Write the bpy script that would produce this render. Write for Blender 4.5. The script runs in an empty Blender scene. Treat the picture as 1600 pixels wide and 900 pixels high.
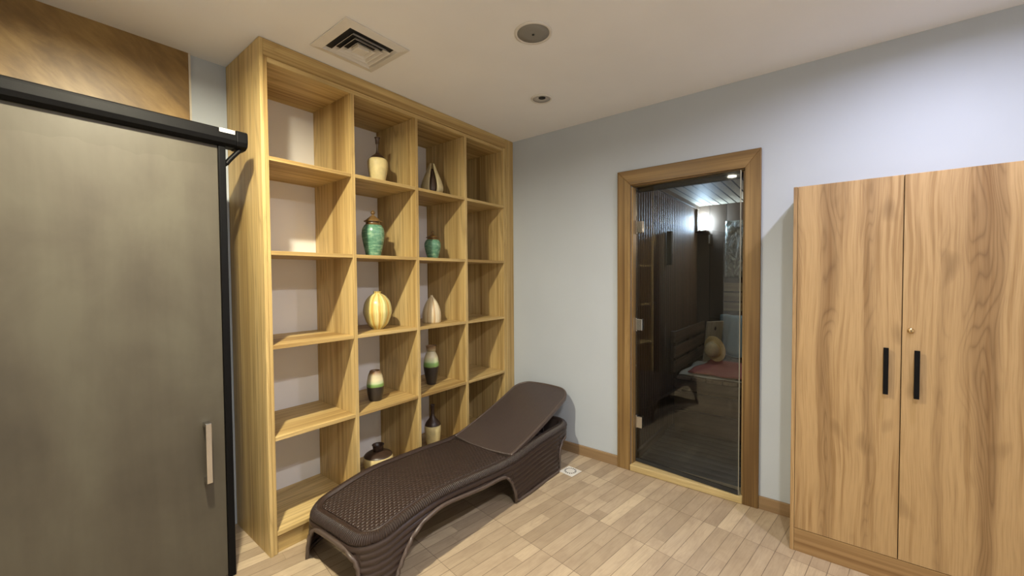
import bpy, bmesh, math, random
from mathutils import Vector, Matrix

# ------------------------------------------------------------------ scene, camera, exposure
S = bpy.context.scene
COL = S.collection
PI = math.pi

def R3(yaw, pitch, roll):
    f = Vector((math.cos(yaw)*math.cos(pitch), math.sin(yaw)*math.cos(pitch), math.sin(pitch)))
    r = Vector((math.sin(yaw), -math.cos(yaw), 0.0))
    u = r.cross(f)
    c, s = math.cos(roll), math.sin(roll)
    return f, c*r + s*u, -s*r + c*u

CAM_POS = (-2.7112, -2.1163, 1.3573)
cd = bpy.data.cameras.new('camera')
cd.sensor_width = 36.0
cd.lens = 36.0*629.02/1600.0
cd.clip_start = 0.02
cam = bpy.data.objects.new('camera', cd); COL.objects.link(cam)
F_, R_, U_ = R3(0.66755, -0.02668, -0.00688)
M = Matrix(((R_.x, U_.x, -F_.x, CAM_POS[0]), (R_.y, U_.y, -F_.y, CAM_POS[1]), (R_.z, U_.z, -F_.z, CAM_POS[2]), (0, 0, 0, 1)))
cam.matrix_world = M
S.camera = cam

S.view_settings.view_transform = 'Standard'
S.view_settings.look = 'None'
S.view_settings.gamma = 1.0
S.view_settings.use_curve_mapping = False
S.view_settings.exposure = 1.70

w = bpy.data.worlds.new('world'); S.world = w; w.use_nodes = True
w.node_tree.nodes['Background'].inputs[0].default_value = (0.02, 0.02, 0.022, 1)
w.node_tree.nodes['Background'].inputs[1].default_value = 0.3

# ceiling downlights that are on: x, y, colour, strength of the lens
WARM = (1.0, 0.91, 0.68); COOL = (0.93, 0.92, 1.12); MID = (1.0, 0.99, 0.97)
LR = 0.045        # radius of a lit lens
LIT = [(-2.38, -0.72, WARM, 1290.0), (-0.77, -2.53, COOL, 305.0), (-2.25, -2.40, MID, 640.0)]
H = 2.5            # ceiling height
SAUNA_LAMP = ((0.58, 0.80, 1.0), 62.0)
SAUNA_LAMP_WARM = ((1.0, 0.82, 0.58), 36.0)

# ------------------------------------------------------------------ helpers: node expressions
class X:
    """a node socket that can be used in arithmetic"""
    def __init__(s, nt, sock): s.nt, s.s = nt, sock
    def _m(s, op, *a):
        n = s.nt.nodes.new('ShaderNodeMath'); n.operation = op
        for i, v in enumerate((s,)+a):
            if isinstance(v, X): s.nt.links.new(v.s, n.inputs[i])
            else: n.inputs[i].default_value = v
        return X(s.nt, n.outputs[0])
    def __add__(s, o): return s._m('ADD', o)
    def __radd__(s, o): return s._m('ADD', o)
    def __sub__(s, o): return s._m('SUBTRACT', o)
    def __mul__(s, o): return s._m('MULTIPLY', o)
    def __rmul__(s, o): return s._m('MULTIPLY', o)
    def __truediv__(s, o): return s._m('DIVIDE', o)
    def floor(s): return s._m('FLOOR')
    def fract(s): return s._m('FRACT')
    def sin(s): return s._m('SINE')
    def abs(s): return s._m('ABSOLUTE')
    def gt(s, o): return s._m('GREATER_THAN', o)
    def lt(s, o): return s._m('LESS_THAN', o)
    def pow(s, o): return s._m('POWER', o)
    def clamp(s):
        r = s._m('ADD', 0.0); r.s.node.use_clamp = True; return r

class Mat:
    def __init__(s, name):
        s.m = bpy.data.materials.new(name); s.m.use_nodes = True
        s.nt = s.m.node_tree; s.nt.nodes.clear()
        s.out = s.nt.nodes.new('ShaderNodeOutputMaterial')
        s.b = s.nt.nodes.new('ShaderNodeBsdfPrincipled')
        s.nt.links.new(s.b.outputs[0], s.out.inputs[0])
    def n(s, t): return s.nt.nodes.new(t)
    def l(s, a, b): s.nt.links.new(a.s if isinstance(a, X) else a, b)
    def coord(s, kind='Object'): return s.n('ShaderNodeTexCoord').outputs[kind]
    def sep(s, vec):
        q = s.n('ShaderNodeSeparateXYZ'); s.l(vec, q.inputs[0]); return [X(s.nt, o) for o in q.outputs]
    def comb(s, x, y, z):
        q = s.n('ShaderNodeCombineXYZ')
        for i, v in enumerate((x, y, z)):
            if isinstance(v, X): s.l(v, q.inputs[i])
            else: q.inputs[i].default_value = v
        return q.outputs[0]
    def rand(s): return X(s.nt, s.n('ShaderNodeObjectInfo').outputs['Random'])
    def noise(s, vec, scale, detail=3.0, rough=0.5, dist=0.0):
        q = s.n('ShaderNodeTexNoise'); s.l(vec, q.inputs['Vector'])
        q.inputs['Scale'].default_value = scale; q.inputs['Detail'].default_value = detail
        q.inputs['Roughness'].default_value = rough; q.inputs['Distortion'].default_value = dist
        return X(s.nt, q.outputs[0])
    def white(s, vec):
        q = s.n('ShaderNodeTexWhiteNoise'); q.noise_dimensions = '3D'; s.l(vec, q.inputs[0]); return X(s.nt, q.outputs[0])
    def ramp(s, fac, stops, interp='LINEAR'):
        q = s.n('ShaderNodeValToRGB'); q.color_ramp.interpolation = interp
        e = q.color_ramp.elements
        while len(e) < len(stops): e.new(0.5)
        for el, (p, c) in zip(e, stops):
            el.position = p; el.color = (c[0], c[1], c[2], 1)
        s.l(fac, q.inputs[0]); return q.outputs[0]
    def mix(s, fac, a, b, mode='MIX'):
        q = s.n('ShaderNodeMix'); q.data_type = 'RGBA'; q.blend_type = mode
        for v, i in ((fac, 0), (a, 6), (b, 7)):
            if isinstance(v, X) or hasattr(v, 'is_linked'): s.l(v, q.inputs[i])
            elif i == 0: q.inputs[0].default_value = v
            else: q.inputs[i].default_value = (v[0], v[1], v[2], 1)
        return q.outputs[2]
    def col(s, v):
        if isinstance(v, tuple): s.b.inputs['Base Color'].default_value = (v[0], v[1], v[2], 1)
        else: s.l(v, s.b.inputs['Base Color'])
    def rough(s, v):
        if isinstance(v, X): s.l(v, s.b.inputs['Roughness'])
        else: s.b.inputs['Roughness'].default_value = v
    def metal(s, v): s.b.inputs['Metallic'].default_value = v
    def bump(s, h, strength=0.3, dist=0.01):
        q = s.n('ShaderNodeBump'); q.inputs['Strength'].default_value = strength; q.inputs['Distance'].default_value = dist
        s.l(h, q.inputs['Height']); s.l(q.outputs[0], s.b.inputs['Normal'])

def srgb(r, g, b):
    f = lambda v: (v/255/12.92) if v/255 <= 0.04045 else ((v/255+0.055)/1.055)**2.4
    return (f(r), f(g), f(b))

def plain(name, c, rough=0.5, metal=0.0, vary=0.06, scale=18.0, bump=0.0):
    m = Mat(name)
    n = m.noise(m.coord(), scale, 3)
    a = tuple(x*(1-vary) for x in c); b = tuple(min(1, x*(1+vary)) for x in c)
    m.col(m.ramp(n, [(0.3, a), (0.7, b)])); m.rough(rough); m.metal(metal)
    if bump: m.bump(n, bump, 0.004)
    return m.m

def wood(name, light, mid, dark, grain='Z', wide=7.0, ring=9.0, ringamt=0.35, rough=0.5, streak=0.35, spread=1.0):
    """planed board: contour lines of a stretched noise make the figure, fine noise the pores"""
    m = Mat(name)
    r = m.rand()
    x, y, z = m.sep(m.coord())
    k = 0.09
    off = r*13.0
    a = {'X': (x*k, y, z), 'Y': (x, y*k, z), 'Z': (x, y, z*k)}[grain]
    p = m.comb(a[0]+off, a[1]+off*0.7, a[2]+off*0.31)
    n1 = m.noise(p, wide, 2.5, 0.5, 0.35)
    rings = ((n1*ring).fract()*2.0-1.0).abs()
    n2 = m.noise(p, wide*0.45, 2.0, 0.5, 0.2)
    k2 = 0.012
    a2 = {'X': (x*k2, y, z), 'Y': (x, y*k2, z), 'Z': (x, y, z*k2)}[grain]
    fine = m.noise(m.comb(a2[0]+off, a2[1]+off, a2[2]+off), 210.0, 2.0, 0.6)
    med = m.noise(m.comb(a2[0]+off, a2[1]+off, a2[2]+off), 42.0, 3.0, 0.6)
    base = m.ramp(n2*0.55+med*0.45, [(0.5-0.16*spread, dark), (0.5, mid), (0.5+0.14*spread, light)])
    mask = ((n2-0.40)*4.0).clamp()
    ringd = m.mix((rings.pow(2.5))*mask*ringamt, base, tuple(c*0.55 for c in dark))
    f = m.mix(((fine-0.45)*2.2).clamp()*streak, ringd, tuple(c*0.8 for c in dark))
    m.col(f); m.rough(rough)
    m.b.inputs['Specular IOR Level'].default_value = 0.35
    m.bump(fine, 0.08, 0.002)
    return m.m

# ------------------------------------------------------------------ helpers: objects
def tag(o, label=None, cat=None, group=None, kind=None):
    if label: o['label'] = label
    if cat: o['category'] = cat
    if group: o['group'] = group
    if kind: o['kind'] = kind
    return o

def thing(name, loc, label=None, cat=None, group=None, kind=None):
    o = bpy.data.objects.new(name, None); COL.objects.link(o); o.location = loc; o.empty_display_size = 0.1
    return tag(o, label, cat, group, kind)

def wpos(o):
    v = Vector(o.location)
    while o.parent: o = o.parent; v += Vector(o.location)
    return v

def obj(name, bm, mats, parent=None, smooth=False, bevel=0.0, seg=2, recalc=True, auto=None):
    """links bm (given in room coordinates) as ONE mesh object"""
    if recalc: bmesh.ops.recalc_face_normals(bm, faces=bm.faces)
    me = bpy.data.meshes.new(name)
    bm.to_mesh(me); bm.free()
    for mt in (mats if isinstance(mats, (list, tuple)) else [mats]): me.materials.append(mt)
    if smooth:
        for p in me.polygons: p.use_smooth = True
    o = bpy.data.objects.new(name, me); COL.objects.link(o)
    if parent is not None:
        o.parent = parent
        o.location = -wpos(parent)
    if bevel:
        b = o.modifiers.new('bevel', 'BEVEL'); b.width = bevel; b.segments = seg; b.limit_method = 'ANGLE'; b.angle_limit = math.radians(40)
    return o

def box(bm, x0, y0, z0, x1, y1, z1, mi=0):
    x0, x1 = min(x0, x1), max(x0, x1); y0, y1 = min(y0, y1), max(y0, y1); z0, z1 = min(z0, z1), max(z0, z1)
    v = [bm.verts.new(p) for p in ((x0,y0,z0),(x1,y0,z0),(x1,y1,z0),(x0,y1,z0),(x0,y0,z1),(x1,y0,z1),(x1,y1,z1),(x0,y1,z1))]
    for f in ((0,3,2,1),(4,5,6,7),(0,1,5,4),(1,2,6,5),(2,3,7,6),(3,0,4,7)):
        bm.faces.new([v[i] for i in f]).material_index = mi
    return v

def bx(*a):
    bm = bmesh.new(); box(bm, *a); return bm

def lathe(bm, prof, cx, cy, n=40, mi=0, sx=1.0, sy=1.0, rot=0.0, mfun=None, cap0=True, cap1=True):
    rings = []
    for r, z in prof:
        ring = []
        for i in range(n):
            t = 2*PI*i/n
            px, py = r*math.cos(t)*sx, r*math.sin(t)*sy
            ring.append(bm.verts.new((cx+px*math.cos(rot)-py*math.sin(rot), cy+px*math.sin(rot)+py*math.cos(rot), z)))
        rings.append(ring)
    for k in range(len(rings)-1):
        for i in range(n):
            f = bm.faces.new((rings[k][i], rings[k][(i+1)%n], rings[k+1][(i+1)%n], rings[k+1][i]))
            f.material_index = mfun((prof[k][1]+prof[k+1][1])/2) if mfun else mi
    if cap0: bm.faces.new(rings[0][::-1]).material_index = mfun(prof[0][1]) if mfun else mi
    if cap1: bm.faces.new(rings[-1]).material_index = mfun(prof[-1][1]) if mfun else mi
    return rings

def spline(pts, n=8):
    """Catmull-Rom through 2-D points"""
    out = []
    P = [pts[0]]+list(pts)+[pts[-1]]
    for i in range(1, len(P)-2):
        for j in range(n):
            t = j/n
            out.append(tuple(0.5*((2*P[i][k])+(-P[i-1][k]+P[i+1][k])*t+(2*P[i-1][k]-5*P[i][k]+4*P[i+1][k]-P[i+2][k])*t*t+(-P[i-1][k]+3*P[i][k]-3*P[i+1][k]+P[i+2][k])*t**3) for k in range(len(pts[0]))))
    out.append(tuple(pts[-1]))
    return out

def tube(bm, pts, r, n=10, mi=0, closed=False):
    pts = [Vector(p) for p in pts]; rings = []
    N = len(pts)
    for i, p in enumerate(pts):
        a = pts[(i-1) % N] if (closed or i > 0) else p
        b = pts[(i+1) % N] if (closed or i < N-1) else p
        t = (b-a).normalized()
        ref = Vector((0, 0, 1)) if abs(t.z) < 0.9 else Vector((1, 0, 0))
        u = t.cross(ref).normalized(); v = t.cross(u)
        rings.append([bm.verts.new(p+r*(math.cos(2*PI*k/n)*u+math.sin(2*PI*k/n)*v)) for k in range(n)])
    for i in range(N if closed else N-1):
        A, B = rings[i], rings[(i+1) % N]
        for k in range(n): bm.faces.new((A[k], A[(k+1)%n], B[(k+1)%n], B[k])).material_index = mi
    if not closed:
        bm.faces.new(rings[0][::-1]).material_index = mi; bm.faces.new(rings[-1]).material_index = mi

def interp(tab, x):
    if x <= tab[0][0]: return tab[0][1]
    for (a, b), (c, d) in zip(tab, tab[1:]):
        if x <= c: return b+(d-b)*(x-a)/(c-a)
    return tab[-1][1]

def prism(bm, poly, axis, a, b, mi=0):
    """extrude a 2-D polygon along an axis between a and b"""
    def P(u, v, t): return {'X': (t, u, v), 'Y': (u, t, v), 'Z': (u, v, t)}[axis]
    A = [bm.verts.new(P(u, v, a)) for u, v in poly]; B = [bm.verts.new(P(u, v, b)) for u, v in poly]
    n = len(poly)
    bm.faces.new(A[::-1]).material_index = mi; bm.faces.new(B).material_index = mi
    for i in range(n): bm.faces.new((A[i], A[(i+1)%n], B[(i+1)%n], B[i])).material_index = mi

# ------------------------------------------------------------------ materials
def mat_paint(name, c, vary=0.03):
    m = Mat(name)
    n = m.noise(m.coord(), 1.3, 3, 0.6)
    f = m.noise(m.coord(), 260, 2, 0.5)
    m.col(m.ramp(n, [(0.3, tuple(v*(1-vary) for v in c)), (0.7, tuple(v*(1+vary) for v in c))])); m.rough(0.75)
    m.bump(f, 0.05, 0.001)
    return m.m

M_wall = mat_paint('grey_wall_paint', (0.48, 0.53, 0.585))
M_ceil = mat_paint('white_ceiling_paint', (0.85, 0.86, 0.88))
M_unseen = mat_paint('bounce_wall_paint', (0.86, 0.86, 0.86))  # unseen walls, made paler to bounce light into the room
M_shelfback = mat_paint('white_back_board', (0.82, 0.80, 0.78))

def mat_floor():
    m = Mat('wood_look_floor_tile')
    x, y, z = m.sep(m.coord())
    th = math.radians(8.0)
    u = x*math.cos(th)+y*(-math.sin(th)); v = x*math.sin(th)+y*math.cos(th)
    L, W = 0.407, 0.0678
    tu = (u+0.523)/L; tv = (v+0.94)/W
    ti = tu.floor(); fi = tu.fract(); row = tv.floor(); fr = tv.fract()
    r1 = m.white(m.comb(ti, row, 1.7))
    split = r1*0.6+0.2
    has = m.white(m.comb(ti, row, 9.3)).gt(0.68)
    half = fi.gt(split)*has
    tone = m.white(m.comb(ti, row, half+3.1))
    shift = m.white(m.comb(ti, row, half+6.1))*20.0
    p = m.comb(u*0.16+shift, v+shift, 0.0)
    n1 = m.noise(p, 14.0, 3.0, 0.55, 0.6)
    rings = ((n1*7.0).fract()*2.0-1.0).abs()
    fine = m.noise(m.comb(u*0.03+shift, v, 0.0), 160.0, 2.0, 0.6)
    blotch = m.noise(m.comb(u*0.5, v, shift*0.1), 11.0, 4.0, 0.6, 0.4)
    a = m.ramp(tone, [(0.0, srgb(160, 142, 118)), (0.45, srgb(174, 155, 130)), (0.8, srgb(183, 164, 138)), (1.0, srgb(198, 179, 150))])
    a = m.mix(((blotch-0.42)*2.6).clamp()*0.45, a, srgb(126, 106, 88))
    a = m.mix(rings.pow(4.0)*0.16, a, srgb(110, 92, 76))
    a = m.mix(((fine-0.45)*2.0).clamp()*0.3, a, srgb(118, 98, 80))
    # plank lines and tile joints
    e = fr._m('MINIMUM', fr*(-1.0)+1.0)*W
    e2 = fi._m('MINIMUM', fi*(-1.0)+1.0)*L
    line = e.lt(0.0014); joint = e2.lt(0.0013)
    mid = ((fi-split).abs()*L).lt(0.0008)*has
    wob = m.noise(m.comb(u, v, 0.0), 9.0, 2.0)
    a = m.mix((line*(wob*0.9+0.25)).clamp(), a, srgb(84, 68, 54))
    a = m.mix(joint*0.75, a, srgb(92, 76, 62))
    a = m.mix(mid*0.4, a, srgb(104, 86, 70))
    m.col(a); m.rough(n1*0.2+0.36)
    m.b.inputs['Specular IOR Level'].default_value = 0.4
    m.bump(line*(-1.0)+joint*(-1.0), 0.3, 0.002)
    return m.m
M_floor = mat_floor()

OAK = (srgb(212, 186, 130), srgb(190, 162, 106), srgb(146, 116, 68))
M_oak_v = wood('golden_oak_upright', *OAK, grain='Z', wide=8.0, ring=10.0, ringamt=0.40, spread=0.75, streak=0.5)
M_oak_h = wood('golden_oak_level', *OAK, grain='X', wide=8.0, ring=10.0, ringamt=0.40, spread=0.75, streak=0.5)
RUST = (srgb(175, 145, 103), srgb(150, 119, 79), srgb(110, 79, 47))
def mat_knotty(name, light, mid, dark):
    m = Mat(name)
    r = m.rand(); off = r*17.0
    x, y, z = m.sep(m.coord())
    y = x*0.9+y
    wrp = m.noise(m.comb(y*3.0+off, z*1.6, off), 1.0, 2.0)
    yy = y+(wrp-0.5)*0.06
    band = ((m.noise(m.comb(yy*9.5+off, z*0.22, off), 1.0, 1.0)-0.53)*8.0).clamp()
    n = m.noise(m.comb(yy*15.0+off, z*1.5, off*0.5), 1.0, 0.8, 0.4, 0.25)
    loops = ((n*15.0).fract()*2.0-1.0).abs().pow(3.0)
    med = m.noise(m.comb(yy*34.0+off, z*0.9, off), 1.0, 4.0, 0.6)
    fine = m.noise(m.comb(yy*240.0+off, z*5.0, off), 1.0, 2.0, 0.6)
    knot = ((m.noise(m.comb(yy*11.0+off*2.0, z*4.0, off), 1.0, 1.0)-0.66)*9.0).clamp()
    c = m.ramp(med, [(0.34, mid), (0.47, light), (0.56, light), (0.68, mid), (0.8, dark)])
    c = m.mix(band*0.55, c, dark)
    c = m.mix(loops*(band*0.8+0.04)*0.5, c, tuple(v*0.55 for v in dark))
    c = m.mix(knot*0.45, c, tuple(v*0.6 for v in dark))
    c = m.mix(((fine-0.46)*2.4).clamp()*0.45, c, tuple(v*0.8 for v in dark))
    m.col(c); m.rough(0.5); m.b.inputs['Specular IOR Level'].default_value = 0.35
    return m.m
M_cab = mat_knotty('knotty_oak_laminate', *RUST)
M_cab_h = wood('oak_plinth_laminate', *RUST, grain='Y', wide=6.0, ring=8.0, ringamt=0.25)
FRAME = (srgb(160, 131, 86), srgb(136, 108, 66), srgb(100, 75, 43))
M_frame_v = wood('brown_varnished_frame', *FRAME, grain='Z', wide=16.0, ring=8.0, ringamt=0.35, rough=0.4, spread=0.7, streak=0.5)
M_frame_h = wood('brown_varnished_rail', *FRAME, grain='Y', wide=16.0, ring=8.0, ringamt=0.25, rough=0.4)
M_sill = wood('pale_worn_sill', srgb(206, 186, 136), srgb(180, 156, 108), srgb(140, 116, 76), grain='Y', wide=18.0, ring=6.0, ringamt=0.2, rough=0.4)
M_base = wood('baseboard_tile', srgb(166, 142, 108), srgb(146, 120, 88), srgb(120, 96, 68), grain='Y', wide=12.0, ring=6.0, ringamt=0.2)
M_black = plain('black_powder_coat', (0.0035, 0.0035, 0.004), 0.5, 0.0, 0.1)
M_black.node_tree.nodes['Principled BSDF'].inputs['Specular IOR Level'].default_value = 0.12
M_chrome = plain('polished_chrome', (0.60, 0.60, 0.59), 0.14, 1.0, 0.03)
M_brass = plain('brass_lock', (0.62, 0.44, 0.22), 0.22, 1.0, 0.05)
M_white = plain('white_plastic', (0.70, 0.68, 0.64), 0.45, 0.0, 0.03)
M_sticker = plain('silver_white_sticker', (0.80, 0.79, 0.76), 0.4, 0.0, 0.05, 60.0)
M_grille = plain('grey_speaker_mesh', (0.24, 0.235, 0.22), 0.7, 0.0, 0.1, 500.0)
M_reflector = plain('grey_reflector', (0.42, 0.40, 0.37), 0.3)
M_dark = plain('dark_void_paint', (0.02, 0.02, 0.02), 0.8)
M_seam = plain('pale_edge_trim', (0.60, 0.55, 0.46), 0.5)

def mat_stone():
    m = Mat('brown_veined_stone')
    x, y, z = m.sep(m.coord())
    a = math.radians(38)
    u = x*math.cos(a)-z*math.sin(a); v = x*math.sin(a)+z*math.cos(a)
    p = m.comb(u*0.7, y, v*1.3)
    n = m.noise(p, 2.6, 5, 0.6, 0.7)
    n2 = m.noise(m.comb(u*0.5, y, v*1.5), 11.0, 4, 0.65, 0.6)
    c = m.ramp(n*0.7+n2*0.3, [(0.32, srgb(100, 77, 42)), (0.46, srgb(132, 104, 60)), (0.55, srgb(156, 126, 74)), (0.70, srgb(186, 155, 98))])
    m.col(c); m.rough(0.42)
    return m.m
M_stone = mat_stone()

def mat_panel():
    m = Mat('stained_grey_beige_panel')
    x, y, z = m.sep(m.coord())
    n = m.noise(m.comb(x, y, z*0.7), 2.2, 5, 0.62, 0.4)
    d = m.noise(m.comb(x*1.0, y, z*0.12), 7.0, 4, 0.6, 0.2)
    c = m.ramp(n*0.6+d*0.4, [(0.34, srgb(64, 59, 51)), (0.5, srgb(78, 73, 63)), (0.62, srgb(86, 82, 71))])
    # dark strip under the rail: its shadow painted in, plus a ragged stain
    edge = m.noise(m.comb(x*1.0, 0.0, 3.0), 6.0, 2, 0.5)
    mark = ((z-1.86)+(edge-0.5)*0.16).gt(0.0)
    c = m.mix(mark*0.22, c, srgb(62, 58, 46))
    m.col(c); m.rough(0.42)
    m.b.inputs['Specular IOR Level'].default_value = 0.35
    return m.m
M_panel = mat_panel()

def mat_plastic(name, uvk, su, sv, strength, dist, c0=srgb(74, 58, 50), c1=srgb(98, 80, 70)):
    m = Mat(name)
    q = m.n('ShaderNodeUVMap'); u, v, _ = m.sep(q.outputs[0])
    a = (u*(2*PI/su)).sin(); b = (v*(2*PI/sv)).sin()
    h = a*b
    if uvk == 'seat':
        rowp = (v/(sv*0.5)).floor()
        h = ((u*(PI/su)+rowp*(PI/2)).sin().abs()).pow(0.6)*((v*(2*PI/sv)).sin().abs()).pow(0.5)
    n = m.noise(m.coord(), 40.0, 3)
    m.col(m.ramp(h*0.25+n*0.5+0.15, [(0.2, tuple(x*0.8 for x in c0)), (0.7, c0)]))
    m.rough(0.38); m.bump(h, strength, dist)
    m.b.inputs['Specular IOR Level'].default_value = 0.45
    return m.m
BR = srgb(58, 45, 40)
M_seat = mat_plastic('woven_brown_plastic', 'seat', 0.024, 0.036, 0.9, 0.007, BR)
M_side = mat_plastic('ribbed_brown_plastic', 'side', 0.011, 0.030, 0.8, 0.004, BR)
M_backr = mat_plastic('fine_ribbed_brown_plastic', 'side', 0.010, 0.018, 0.35, 0.003, srgb(74, 63, 59))
M_edge = plain('smooth_brown_plastic', srgb(84, 72, 66), 0.38)

def mat_glass():
    m = Mat('smoked_door_glass')
    m.nt.nodes.remove(m.b)
    t = m.n('ShaderNodeBsdfTransparent'); t.inputs[0].default_value = (0.775, 0.785, 0.80, 1)
    g = m.n('ShaderNodeBsdfGlossy'); g.inputs['Roughness'].default_value = 0.015; g.inputs[0].default_value = (0.9, 0.95, 1, 1)
    f = m.n('ShaderNodeFresnel'); f.inputs[0].default_value = 1.5
    mx = m.n('ShaderNodeMixShader')
    m.l(f.outputs[0], mx.inputs[0]); m.l(t.outputs[0], mx.inputs[1]); m.l(g.outputs[0], mx.inputs[2])
    m.l(mx.outputs[0], m.out.inputs[0])
    return m.m
M_glass = mat_glass()

def emit(name, c, strength):
    m = Mat(name)
    m.nt.nodes.remove(m.b)
    e = m.n('ShaderNodeEmission'); e.inputs[0].default_value = (*c, 1); e.inputs[1].default_value = strength
    m.l(e.outputs[0], m.out.inputs[0])
    return m.m

def mat_slats(name, c, axis, pitch, groove=0.1, dark=0.25, relief=0.5):
    m = Mat(name)
    xyz = dict(zip('XYZ', m.sep(m.coord())))
    t = xyz[axis]/pitch
    f = t.fract(); i = t.floor()
    tone = m.white(m.comb(i, 4.0, 2.0))
    others = [a for a in 'XYZ' if a != axis]
    n = m.noise(m.comb(xyz[others[0]]*0.6+tone*9.0, xyz[others[1]]*0.6+tone*5.0, xyz[axis]*6.0), 8.0, 3, 0.6)
    base = m.ramp(tone*0.5+n*0.5, [(0.25, tuple(v*0.72 for v in c)), (0.75, c)])
    e = f._m('MINIMUM', f*(-1.0)+1.0).lt(groove*0.5)
    m.col(m.mix(e*(1-dark), base, (0.006, 0.005, 0.004))); m.rough(0.6); m.b.inputs['Specular IOR Level'].default_value = 0.3 if relief else 0.05
    hh = (f*PI).sin()
    
    if relief: m.bump(hh, relief, 0.01)
    return m.m
M_swall = mat_slats('dark_sauna_cladding', srgb(104, 84, 66), 'X', 0.052, 0.16)
M_swall_b = mat_slats('dark_sauna_end_cladding', srgb(90, 74, 60), 'Y', 0.16, 0.04)
M_sceil = mat_slats('pale_sauna_ceiling_boards', srgb(176, 166, 146), 'Y', 0.072, 0.18, 0.0, 0.0)
M_sfloor = mat_slats('grey_duckboard', srgb(70, 71, 64), 'X', 0.085, 0.16)
M_bench = wood('weathered_bench_wood', srgb(118, 100, 82), srgb(96, 80, 64), srgb(68, 55, 44), grain='X', wide=14.0, ring=6.0, ringamt=0.25, rough=0.6)
M_bench_y = wood('weathered_bench_front', srgb(80, 64, 48), srgb(64, 50, 37), srgb(44, 34, 26), grain='Y', wide=14.0, ring=6.0, ringamt=0.25, rough=0.6)

# ------------------------------------------------------------------ the room shell
YB = 0.4534                 # back wall
OY0, OY1, OZ = -1.035, -1.725, 1.985   # sauna door opening
XL, YF = -4.1, -3.9         # left wall, wall behind the camera
def struct(name, bm, mats, **k): return tag(obj(name, bm, mats, **k), kind='structure')
def lab(o, label, cat): return tag(o, label, cat)

lab(struct('floor', bx(XL-0.1, YF-0.1, -0.1, 0.1, YB+0.1, 0.0), M_floor), 'floor of wood-look tiles laid slightly askew to the walls', 'floor')
lab(struct('ceiling', bx(XL-0.1, YF-0.1, H, 0.1, YB+0.1, H+0.1), M_ceil), 'plain off-white painted ceiling over the room', 'ceiling')
lab(struct('wall_back', bx(XL-0.1, YB, 0, 0.1, YB+0.1, H), M_wall), 'grey painted wall behind the shelving, seen as a narrow strip beside it', 'wall')
lab(struct('wall_left', bx(XL-0.1, YF, 0, XL, YB, H), M_unseen), 'pale light-bouncing wall on the far left, outside the photo', 'wall')
lab(struct('wall_front', bx(XL-0.1, YF-0.1, 0, 0.1, YF, H), M_unseen), 'pale light-bouncing wall behind the photographer', 'wall')
bm = bmesh.new()
box(bm, 0, OY0, 0, 0.1, YB, H); box(bm, 0, YF, 0, 0.1, OY1, H); box(bm, 0, OY1, OZ, 0.1, OY0, H)
lab(struct('wall_right', bm, M_wall), 'grey painted wall that holds the glass sauna door', 'wall')
lab(struct('wall_cladding', bx(-4.0, YB-0.014, 1.0, -2.098, YB, H), M_stone), 'brown veined stone cladding above the sliding door', 'wall')
lab(struct('trim_1', bx(-2.098, YB-0.018, 1.0, -2.090, YB, H), M_seam), 'thin pale vertical edge strip ending the brown stone', 'trim')
bm = bmesh.new(); box(bm, -0.014, -0.942, 0, 0, -0.002, 0.074)
lab(struct('baseboard_right', bm, M_base, bevel=0.002), 'brown tile baseboard left of the glass sauna door', 'baseboard')
bm = bmesh.new(); box(bm, -0.014, YF, 0, 0, -1.806, 0.074)
lab(struct('baseboard_right_2', bm, M_base, bevel=0.002), 'brown tile baseboard between sauna door and wardrobe', 'baseboard')

# sauna room behind the right wall
SX, SYL, SYR, SH = 1.93, -1.0, -2.7, 2.10
lab(struct('floor_sauna', bx(0.1, SYR, -0.1, SX, SYL, 0.0), M_sfloor), 'grey slatted floor inside the sauna', 'floor')
lab(struct('ceiling_sauna', bx(0.1, SYR, SH, SX, SYL, SH+0.05), M_sceil), 'pale boarded ceiling inside the sauna', 'ceiling')
lab(struct('wall_sauna_left', bx(0.1, SYL, 0.0, SX, SYL+0.05, SH), M_swall), 'dark narrow-boarded wall on the left inside the sauna', 'wall')
lab(struct('wall_sauna_back', bx(SX, SYR, 0.0, SX+0.05, SYL+0.05, SH), M_swall_b), 'dark end wall inside the sauna', 'wall')
lab(struct('wall_sauna_right', bx(0.1, SYR-0.05, 0.0, SX, SYR, SH), M_swall), 'dark boarded wall on the right inside the sauna, hidden from view', 'wall')
lab(struct('trim_2', bx(0.1, SYL-0.02, SH-0.035, SX, SYL, SH), M_bench), 'pale wooden cornice strip along the sauna ceiling', 'trim')
lab(struct('trim_3', bx(0.1, SYL-0.018, 0.0, 0.80, SYL, 0.06), M_bench), 'low wooden skirting strip at the foot of the sauna wall', 'trim')
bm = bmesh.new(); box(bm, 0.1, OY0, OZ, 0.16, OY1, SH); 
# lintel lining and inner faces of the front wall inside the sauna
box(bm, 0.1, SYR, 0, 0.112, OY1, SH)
lab(struct('wall_sauna_front', bm, M_dark), 'dark inner lining above the sauna door opening', 'wall')

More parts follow.
